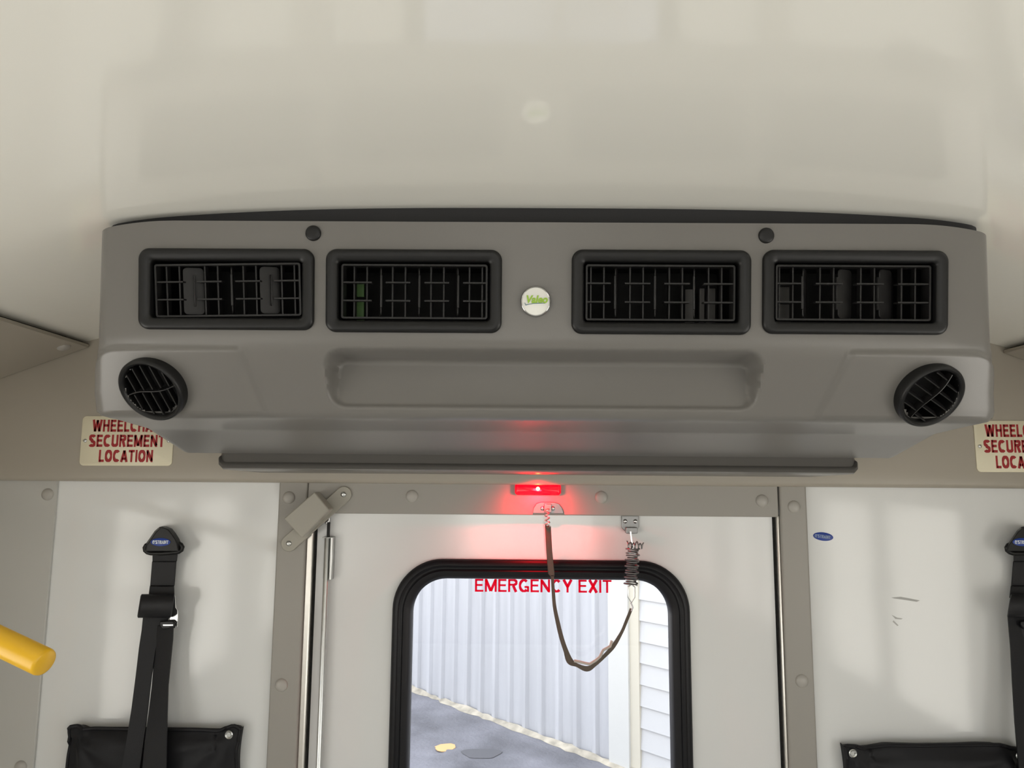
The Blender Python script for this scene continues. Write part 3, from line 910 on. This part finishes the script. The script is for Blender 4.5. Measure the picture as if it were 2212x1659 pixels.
bo_ = bpy.data.objects.new('lamp_glow', bulb); C.objects.link(bo_); bo_.location = lc + Vector((0, -.030, -.002))
bo_.rotation_euler = Vector((0, .75, -.66)).to_track_quat('-Z', 'Y').to_euler(); setparent(bo_, lamp)

# ------------------------------------------------------------------ magnetic door sensor (tilted box)
root = empty('door_sensor', P(670, 1107, Y_TRIM - .01), 'grey-beige tilted sensor box with screwed tabs at the top left door corner', 'sensor box')
YF_ = Y_TRIM - .040
a, b, c, d = (P(613, 1120, YF_), P(679, 1062, YF_), P(711, 1101, YF_), P(652, 1163, YF_))
mb = MB(); mb.prism([a, b, c, d], (0, .036, 0))
mb.build('sensor_box', M['sensor'], root, bevel=.0025, segs=3)
YT = Y_TRIM - .005
ax = (P(742, 1066, YT) - P(624, 1174, YT)); ax.normalize(); pr_ = Vector((-ax.z, 0, ax.x))
p0, p1 = P(624, 1174, YT), P(742, 1068, YT)
hw = .0150
out = []
for k_ in range(13):
    an = math.pi * k_ / 12
    out.append(p1 + pr_ * hw * math.cos(an) + ax * hw * math.sin(an))
for k_ in range(13):
    an = math.pi * k_ / 12
    out.append(p0 - pr_ * hw * math.cos(an) - ax * hw * math.sin(an))
mb = MB(); mb.prism(out, (0, .0045, 0))
mb.build('mounting_tab', M['sensor'], root, bevel=.0012)
for p in (p0, p1):
    mb = MB(); dome(wall_T(p), .0052, .003, mb, 18)
    mb.build('screw', M['steel'], root)

# ------------------------------------------------------------------ door check strap with spring
root = empty('door_check_strap', P(1183, 1095, Y_TRIM - .004), 'dark looped strap with a coil spring hanging in front of the door window', 'strap')
# bracket on header
T = wall_T(P(1183, 1100, Y_TRIM - .001))
s_ = 1.4 / 1600
out = [Vector((x * s_, y * s_, .0005)) for (x, y) in ((-32, -9), (-30, 3), (-24, 12), (-14, 15), (14, 15), (24, 12), (31, 3), (34, -9))]
mb = MB(); mb.prism([T @ q for q in out], (0, -.002, 0))
mb.box((-.007, -.006, .0015), (.007, .010, .009), T)
bk = mb.build('header_bracket', M['dark_steel'], root, 'chrome bracket on the header', bevel=.0008)
for sx in (-11, 11):
    mb = MB(); dome(T @ Matrix.Translation((sx * s_, 2 * s_, .0025)), .0042, .003, mb, 16); mb.build('screw', M['steel'], bk)
def coil(p0, p1, r, turns, wire, m, name, parent, label=None, jitter=0):
    p0, p1 = Vector(p0), Vector(p1); mbx = MB(); pts = []
    d = (p1 - p0); n = d.normalized(); a_ = n.cross(Vector((0, 1, 0))).normalized(); b_ = n.cross(a_)
    K = turns * 14
    for i in range(K + 1):
        t = i / K; an = 2 * math.pi * turns * t
        rr = r * (1 + jitter * math.sin(an * .37 + 1))
        pts.append(p0 + d * t + (a_ * math.cos(an) + b_ * math.sin(an)) * rr)
    mbx.tube(pts, wire, 6)
    return mbx.build(name, m, parent, label)
YS = Y_TRIM - .022
coil(P(1181, 1100, YS), P(1183, 1138, YS), .0042, 4, .0012, M['steel'], 'hook_ring', root)
# sleeve: stiff upper part of the strap
mb = MB()
ribbon([(P(1177, 1136, YS), P(1190, 1136, YS)), (P(1180, 1190, YS), P(1193, 1190, YS)), (P(1184, 1240, YS), P(1198, 1240, YS)), (P(1190, 1246, YS), P(1197, 1247, YS))], .004, mb)
mb.build('strap_sleeve', M['cord'], root, bevel=.0015)
path = [(1193, 1243), (1195, 1275), (1198, 1310), (1205, 1345), (1213, 1378), (1222, 1405), (1231, 1428), (1246, 1437), (1268, 1445), (1285, 1436), (1305, 1418), (1325, 1396), (1343, 1366), (1354, 1340), (1364, 1315)]
wdt = [5, 5.5, 6, 7, 7.5, 8, 11, 6, 9, 6, 6, 7, 5, 5, 5]
mb = MB(); rw = []
# densify with Catmull-Rom
dens = []
for i in range(len(path) - 1):
    p_ = [Vector(path[max(0, min(len(path)-1, i + o_))] + (wdt[max(0, min(len(path)-1, i + o_))],)) for o_ in (-1, 0, 1, 2)]
    for k_ in range(5):
        t = k_ / 5
        dens.append(.5 * ((2*p_[1]) + (p_[2]-p_[0])*t + (2*p_[0]-5*p_[1]+4*p_[2]-p_[3])*t*t + (3*p_[1]-p_[0]-3*p_[2]+p_[3])*t**3))
dens.append(Vector(path[-1] + (wdt[-1],)))
for i, q in enumerate(dens):
    d_ = (dens[min(i+1, len(dens)-1)] - dens[max(i-1, 0)]); d_.z = 0; d_.normalize()
    nx_, ny_ = -d_.y, d_.x
    w_ = q.z / 2 * 1.3
    rw.append((P(q.x + nx_*w_, q.y + ny_*w_, YS), P(q.x - nx_*w_, q.y - ny_*w_, YS)))
ribbon(rw, .0025, mb)
mb.build('strap_loop', M['cord'], root, 'dark brown sagging strap loop')
# pale frayed cord lying along the bottom of the strap
mb = MB(); pl = [(1240, 1428), (1252, 1431), (1264, 1432), (1274, 1436), (1286, 1427), (1296, 1419), (1303, 1406), (1318, 1396), (1322, 1386)]
mb.tube([P(x, y + random.uniform(-2, 2), YS - .002) for (x, y) in pl], .0026, 8)
mb.build('frayed_edge', M['cord_pale'], root, 'pale frayed edge of the strap')
# link, spring, bracket on the door
YD_ = Y_DOOR - .024
mb = MB(); ln = [(1364, 1262), (1371, 1268), (1371, 1290), (1364, 1302), (1357, 1290), (1357, 1268), (1364, 1262)]
mb.tube([P(x, y, YS) for (x, y) in ln], .0013, 8)
mb.build('wire_link', M['steel'], root)
mb = MB(); mb.tube([P(1363, 1302, YS), P(1367, 1312, YS), P(1364, 1320, YS)], .0016, 8); mb.build('strap_clip', M['white_ink'], root)
coil(P(1367, 1184, YS), P(1363, 1264, YS), .0105, 17, .0013, M['dark_steel'], 'coil_spring', root, 'loose coil spring', jitter=.22)
coil(P(1354, 1178, YS), P(1390, 1180, YS), .006, 5, .0012, M['dark_steel'], 'spring_tail', root, jitter=.3)
T = wall_T(P(1361, 1128, Y_DOOR))
out = [Vector((x * s_, y * s_, .0005)) for (x, y) in ((-19, 14), (19, 14), (19, -10), (10, -24), (-6, -24), (-19, -12))]
mb = MB(); mb.prism([T @ q for q in out], (0, -.0025, 0))
mb.box((-.010, -.020, .002), (.012, -.009, .014), T)
bk = mb.build('door_bracket', M['dark_steel'], root, 'steel bracket on the door', bevel=.001)
for sx in (-11, 11):
    mb = MB(); dome(T @ Matrix.Translation((sx * s_, 2 * s_, .003)), .0042, .003, mb, 16); mb.build('screw', M['chrome'], bk)
mb = MB(); mb.tube([P(1362, 1148, YS), P(1364, 1165, YS), P(1368, 1186, YS)], .0016, 8); mb.build('spring_hook', M['chrome'], root)

# ------------------------------------------------------------------ shoulder belts
def oval_logo(T, w, h, parent, name='blue_logo', label='blue oval logo with white lettering'):
    def el(a_, b_, c): return [Vector((a_/2*math.cos(2*math.pi*i/40), b_/2*math.sin(2*math.pi*i/40), c)) for i in range(40)]
    mb = MB(); mb.loops([el(w, h, 0), el(w, h, .0006), el(w*.96, h*.92, .0009)], True, True, True)
    o = mb.build(name, M['blue'], parent, T=T)
    return o
def belt(dx, label, group, lower, roll_in=0):
    """dx: sideways pixel offset of the whole belt"""
    Q = lambda x, y, Y: P(x + dx, y, Y)
    root = empty('shoulder_belt', Q(352, 1659, 1.40), label, 'seat belt', group)
    # pivot cover
    YC = 1.375
    out = [(312, 1189), (314, 1176), (318, 1170), (323, 1163), (334, 1147), (342, 1140), (351, 1136.5), (360, 1137), (372, 1142), (380, 1152), (387, 1163), (391, 1172), (393, 1189)]
    c0 = Q(352, 1170, YC)
    front = [Q(x - (9 if x > 350 else -3), y + 2, YC) for (x, y) in out]
    back = [Q(x, y, Y_WALL - .001) for (x, y) in out]
    mid = [Q(x, y, YC + .012) for (x, y) in out]
    mb = MB(); mb.loops([back, mid, front], True, True, True)
    cover = mb.build('pivot_cover', M['black'], root, 'black triangular pivot cover', bevel=.002)
    lp = Q(347, 1171, YC - .0004)
    T = wall_T(lp)
    lg = oval_logo(T, .0365, .0145, cover)
    lettering("Q'STRAINT", .0062, .029, M['white_ink'], T @ Matrix.Translation((0, 0, .0009)), 'logo_lettering', cover, w=.2, th=.0001)
    # D ring bar
    mb = MB()
    mb.tube([Q(x, y, 1.385) for (x, y) in ((322, 1176), (316, 1178), (313, 1183), (314, 1189), (319, 1193), (326, 1195), (352, 1195), (378, 1193), (386, 1192), (392, 1188), (394, 1182), (391, 1177), (386, 1174))], .0042, 12)
    mb.build('loop_bar', M['black'], root)
    # upper webbing
    mb = MB()
    ribbon([(Q(329, 1188, 1.388), Q(384, 1188, 1.388)), (Q(329, 1212, 1.392), Q(381, 1212, 1.392)), (Q(328, 1214, 1.401), Q(380, 1214, 1.401)),
            (Q(324, 1265, 1.402), Q(376, 1265, 1.402)), (Q(323, 1267, 1.394), Q(375, 1267, 1.394)), (Q(320, 1292, 1.390), Q(376, 1292, 1.390))], .003, mb)
    mb.build('upper_webbing', M['webbing'], root, bevel=.0006)
    # rolled adjuster
    mb = MB(); ls = []
    for (x, r0) in ((300 + roll_in, 0), (302 + roll_in, .9), (306 + roll_in, 1), (366, 1), (372, .9), (374, 0)):
        l = []
        for k_ in range(22):
            an = 2 * math.pi * k_ / 22
            yy = 1309 + 26 * math.sin(an) * (1 if r0 else .85); sh = -(yy - 1309) * .16
            l.append(Q(x + sh, yy, 1.376 - .016 * math.cos(an) * (1 if r0 else .8)))
        ls.append(l)
    mb.loops(ls, True, True, True)
    mb.build('webbing_roll', M['webbing'], root, angle=50)
    # chrome tongue
    mb = MB(); pts = [(372, 1290), (378, 1285), (380, 1312), (384, 1318), (384, 1355), (378, 1352), (376, 1342), (366, 1344), (366, 1332), (370, 1310)]
    mb.prism([Q(x, y, 1.383) for (x, y) in pts], (0, .003, 0))
    mb.build('belt_tongue', M['chrome'], root, 'chrome belt tongue', bevel=.0008)
    mb = MB(); mb.prism([Q(x, y, 1.377) for (x, y) in ((344, 1342), (372, 1340), (378, 1345), (376, 1358), (350, 1360), (344, 1352))], (0, .006, 0))
    mb.build('tongue_cover', M['black'], root, bevel=.002)
    mb = MB(); mb.prism([Q(x, y, 1.3755) for (x, y) in ((352, 1349), (374, 1349), (374, 1352), (352, 1352))], (0, .001, 0))
    mb.build('chrome_strip', M['chrome'], root)
    # two long webbings
    for (rows_, nm, tw) in (lower):
        mb = MB(); ribbon([(Q(l_, y_, Y_), Q(r__, y_, Y_ + tw)) for (l_, r__, y_, Y_) in rows_], .0028, mb)
        mb.build(nm, M['webbing'], root, angle=60)
    return root
LOWER = [([(309, 364, 1330, 1.386), (306, 358, 1360, 1.384), (300, 336, 1400, 1.382), (293, 327, 1460, 1.378), (284, 319, 1530, 1.372), (273, 310, 1600, 1.366), (262, 301, 1665, 1.362), (235, 278, 1850, 1.360)], 'long_webbing', .008),
         ([(340, 374, 1352, 1.384), (337, 373, 1380, 1.390), (333, 369, 1420, 1.392), (328, 363, 1480, 1.386), (321, 361, 1540, 1.376), (313, 360, 1600, 1.368), (307, 359, 1665, 1.364), (290, 352, 1850, 1.360)], 'long_webbing', -.010)]
belt(0, 'black shoulder belt with blue logo hanging on the left white panel', 'shoulder belts on the rear wall', LOWER)
LOWR = [([(316, 366, 1330, 1.384), (322, 368, 1400, 1.380), (326, 370, 1480, 1.376), (331, 372, 1560, 1.370), (340, 378, 1665, 1.364), (352, 395, 1850, 1.360)], 'long_webbing', .006),
        ([(326, 374, 1352, 1.388), (326, 373, 1400, 1.388), (330, 371, 1480, 1.384), (336, 380, 1560, 1.378), (349, 395, 1665, 1.370), (354, 400, 1850, 1.364)], 'long_webbing', -.006)]
belt(1862, 'black shoulder belt cut off by the right edge of the photo', 'shoulder belts on the rear wall', LOWR, 17)

# ------------------------------------------------------------------ black vinyl pouches
def pouch(px0, px1, top, label, seedv, eyelets=(0.035, .965)):
    """top: list of (px, py) along the upper edge"""
    a = P(px0, 1600, 1.385); b = P(px1, 1600, 1.385)
    root = empty('vinyl_pouch', Vector(((a.x + b.x)/2, 1.40, EYE - .75)), label, 'pouch', 'black vinyl pouches hanging on the rear wall')
    NXp, NZp = 60, 40
    def ty(u):
        x = px0 + (px1 - px0) * u
        for (x0, y0), (x1, y1) in zip(top, top[1:]):
            if x0 <= x <= x1: return P(x, y0 + (y1 - y0) * (x - x0) / (x1 - x0), 1.385).z
        return P(x, top[-1][1], 1.385).z
    zb = EYE - .74
    rows_ = []
    for j in range(NZp + 1):
        v = j / NZp; l = []
        for i in range(NXp + 1):
            u = i / NXp
            x = a.x + (b.x - a.x) * u + .004 * math.sin(v * 9) * (1 if u < .5 else -1) * abs(u - .5) * 2
            z = ty(u) + (zb - ty(u)) * v
            e = min(u, 1 - u) * 2
            y = 1.400 - .020 * min(1, e * 5) * min(1, v * 8 + .25)
            # folds radiating from the grommet corners
            for (cu_, cv_) in ((.04, .03), (.96, .03)):
                du, dv = (u - cu_), (v - cv_) * 1.1
                an = math.atan2(dv, du); rr = math.hypot(du, dv)
                y -= .0045 * math.sin(an * 11 + seedv) * math.exp(-rr * 5) * min(1, rr * 12)
            y -= .003 * noise.noise(Vector((u * 4 + seedv, v * 5, 0)))
            l.append(Vector((x, y, z)))
        rows_.append(l)
    mb = MB(); mb.loops(rows_, close=False)
    bk_ = [[Vector((p.x, 1.4185, p.z)) for p in (rows_[j][0], rows_[j][-1])] for j in (0, NZp)]
    mb.loops([rows_[0], [Vector((p.x, 1.4185, p.z - .004)) for p in rows_[0]]], close=False)
    mb.loops([[r_[0] for r_ in rows_], [Vector((r_[0].x, 1.4185, r_[0].z)) for r_ in rows_]], close=False)
    mb.loops([[r_[-1] for r_ in rows_], [Vector((r_[-1].x, 1.4185, r_[-1].z)) for r_ in rows_]], close=False)
    mb.loops([rows_[-1], [Vector((p.x, 1.4185, p.z)) for p in rows_[-1]]], close=False)
    mb.build('pouch_body', M['vinyl'], root, angle=60)
    # hem welt
    mb = MB(); mb.tube([Vector((p.x, p.y - .001, p.z)) for p in rows_[0]], .0035, 8)
    mb.tube([Vector((r_[-1].x, r_[-1].y, r_[-1].z)) for r_ in rows_], .003, 8)
    mb.tube([Vector((r_[0].x, r_[0].y, r_[0].z)) for r_ in rows_], .003, 8)
    mb.build('hem', M['vinyl'], root)
    for u_ in eyelets:
        i = int(NXp * u_ + .5); p = rows_[2][i]
        Tg = wall_T(Vector((p.x, p.y - .002, p.z + .002)))
        ls = []
        for (rr, c) in ((.0075, 0), (.0075, .001), (.006, .0022), (.004, .0010), (.0035, -.001)):
            ls.append([Tg @ Vector((rr*math.cos(2*math.pi*k_/24), rr*math.sin(2*math.pi*k_/24), c)) for k_ in range(24)])
        mb = MB(); mb.loops(ls, True, True, True); mb.build('grommet', M['steel'], root, 'silver metal grommet')
pouch(136, 511, [(136, 1580), (143, 1574), (158, 1573), (172, 1579), (240, 1578), (400, 1580), (470, 1582), (490, 1574), (503, 1574), (511, 1581)],
      'black vinyl pouch below the belt on the left white panel', 1.0, (.955,))
pouch(1831, 2222, [(1831, 1618), (1848, 1616), (1868, 1620), (1890, 1618), (1925, 1612), (2000, 1614), (2080, 1613), (2130, 1611), (2165, 1612), (2190, 1620), (2222, 1624)],
      'black vinyl pouch at the bottom right beside the cut-off belt', 2.3)

# ------------------------------------------------------------------ blue oval sticker, scuffs
c = P(1778, 1159, Y_WALL)
st = empty('oval_sticker', c, 'small blue oval sticker on the white panel right of the door jamb', 'sticker')
T = wall_T(c) @ Matrix.Rotation(math.radians(-6), 4, 'Z')
oval_logo(T, .0375, .0155, st, 'sticker_backing', None)
lettering("Q'STRAINT", .006, .029, mat('pale_blue_ink', (.25, .33, .48), .4), T @ Matrix.Translation((-.001, 0, .0009)), 'sticker_lettering', st, w=.2, th=.0001)
for i, pts in enumerate(([(1925, 1291), (1945, 1289), (1962, 1292), (1987, 1297), (1980, 1300), (1955, 1296), (1932, 1293)],
                         [(1926, 1328), (1938, 1334), (1950, 1336), (1946, 1338), (1934, 1337)], [(1930, 1340), (1941, 1351), (1938, 1352), (1928, 1343)])):
    mb = MB(); mb.prism([P(x, y, Y_WALL) for (x, y) in pts], (0, -.0003, 0))
    o = mb.build('scuff_mark', M['scuff'], None, smooth=False)
    tag(o, ['long grey scuff mark on the right white panel, uppermost of three', 'short wedge-shaped grey scuff below the long one on the right panel', 'thin slanting grey scuff, lowest of three on the right panel'][i], 'scuff mark', 'scuff marks on the right panel')

# ------------------------------------------------------------------ yellow grab rail end
pe = P(98, 1432, .86)
ps = P(-95, 1340, .89)
ax = (pe - ps).normalized()
rr = .0153
rail = empty('grab_rail', ps, 'yellow round grab rail ending at the left edge of the photo', 'rail')
far = ps - ax * .45
mb = MB(); mb.tube([far, ps, pe - ax * .004, pe - ax * .0012, pe], [rr, rr, rr, rr * .95, rr * .82], 40)
mb.build('rail_tube', M['yellow'], rail, angle=60)
mb = MB(); mb.tube([far, far + Vector((-.03, -.02, -.05)), far + Vector((-.05, -.04, -.9))], .0172, 24)
mb.build('rail_post', M['yellow'], rail, angle=60)

# ------------------------------------------------------------------ outside
GZ = -0.7
A = G(885, 1484, GZ); B = G(1325, 1648, GZ)
wd_ = (B - A); wd_.z = 0; wl = wd_.length; u = wd_.normalized(); nn = Vector((u.y, -u.x, 0))   # toward the bus
if nn.y > 0: nn = -nn
bld = empty('metal_building', A, 'white corrugated metal building seen through the door window', 'building')
mb = MB(); pitch = .215; x = -6.0; ls = [[], []]
while x < wl:
    for (dx_, h_) in ((0, 0), (.105, 0), (.125, .032), (.165, .032), (.185, 0)):
        if x + dx_ > wl: break
        q = A + u * (x + dx_) + nn * h_
        ls[0].append(Vector((q.x, q.y, GZ))); ls[1].append(Vector((q.x, q.y, GZ + 4.2)))
    x += pitch
q = A + u * wl; ls[0].append(Vector((q.x, q.y, GZ))); ls[1].append(Vector((q.x, q.y, GZ + 4.2)))
mb.loops(ls, close=False)
mb.build('corrugated_wall', M['metal_wall'], bld, 'pale corrugated metal cladding', angle=20)
def along(s, d, z): 
    q = A + u * s + nn * d; return Vector((q.x, q.y, z))
# corner board and second strip
s1 = (G(1384, 1659, GZ) - A).dot(u) ; s0 = wl
d1 = P(1385, 1500, 1).x
def s_at(px, py=1500):
    # parameter along the facade where the ray through px crosses it
    d = ray(px, py); d2 = Vector((d.x, d.y, 0)); o_ = A
    # solve t*d2 = A + s*u
    det = d2.x * (-u.y) - d2.y * (-u.x)
    s = (d2.x * o_.y - d2.y * o_.x) / (d2.y * u.x - d2.x * u.y)
    return s
sA, sB, sC, sD = s_at(1325), s_at(1366), s_at(1386), s_at(1386) + 4.5
mb = MB(); mb.prism([along(sA - .01, .05, GZ), along(sB, .05, GZ), along(sB, -.03, GZ), along(sA - .01, -.03, GZ)], (0, 0, 4.2))
mb.build('corner_board', M['ext_white'], bld, 'bright white corner board', smooth=False)
mb = MB(); mb.prism([along(sB, .03, GZ), along(sC, .03, GZ), along(sC, -.03, GZ), along(sB, -.03, GZ)], (0, 0, 4.2))
mb.build('inner_board', mat('cream_board', (.50, .47, .39), .6), bld, smooth=False)
mb = MB(); z = GZ + .02; lap = .165
while z < GZ + 4.2:
    mb.add([along(sC, .020, z), along(sD, .020, z), along(sD, .004, z + lap), along(sC, .004, z + lap)], [(0, 1, 2, 3)])
    mb.add([along(sC, .004, z), along(sD, .004, z), along(sD, .020, z), along(sC, .020, z)], [(0, 1, 2, 3)])
    z += lap
mb.build('lap_siding', M['siding'], bld, 'white horizontal lap siding', smooth=False)
# footing: ragged strip of concrete and gravel at the base
mb = MB(); top_, bot_ = [], []
n = 160
for i in range(n + 1):
    s = -6 + (sD + 6) * i / n
    j = .03 * noise.noise(Vector((s * 3.1, 0, 0))) + .03 * noise.noise(Vector((s * 9, 3, 0)))
    top_.append(along(s, .03, GZ + .030 + j * 1.0)); bot_.append(along(s, .09 + j * 1.8, GZ + .002))
mb.loops([top_, bot_], close=False)
mb.build('footing', M['gravel'], bld, 'ragged tan concrete footing', angle=60)

mb = MB(); n = 24; rws = []
for j in range(n + 1):
    rws.append([Vector((-8 + 16 * i / n, 1.6 + 12 * j / n, GZ)) for i in range(n + 1)])
mb.loops(rws, close=False)
gr = mb.build('asphalt_yard', M['asphalt'], None)
gr['kind'] = 'structure'; gr['label'] = 'grey asphalt yard behind the bus'
def leaf(px, py, ln_, wd2, label, m, cat, name):
    c = G(px, py, GZ + .004); mb = MB(); out = []
    for k_ in range(16):
        an = 2 * math.pi * k_ / 16; r_ = 1 + .25 * math.sin(3 * an + 1)
        out.append(c + Vector((ln_ * math.cos(an) * r_, wd2 * math.sin(an) * r_, .012 * math.sin(2 * an))))
    mb.prism(out, (0, 0, .004)); o = mb.build(name, m, None); tag(o, label, cat)
leaf(958, 1615, .085, .09, 'orange fallen leaf lying on the grey asphalt', M['leaf'], 'leaf', 'fallen_leaf')
mb = MB(); c = G(1040, 1628, GZ + .003)
mb.prism([c + Vector((.16 * math.cos(a_) * (1 + .2*math.sin(3*a_)), .13 * math.sin(a_) * (1 + .2*math.cos(2*a_)), 0)) for a_ in [2*math.pi*i/20 for i in range(20)]], (0, 0, .002))
pt = mb.build('asphalt_stain', mat('dark_stain', (.10, .10, .11), .9), None, smooth=False)
tag(pt, 'dark oil stain on the asphalt to the right of the orange leaf', 'stain')
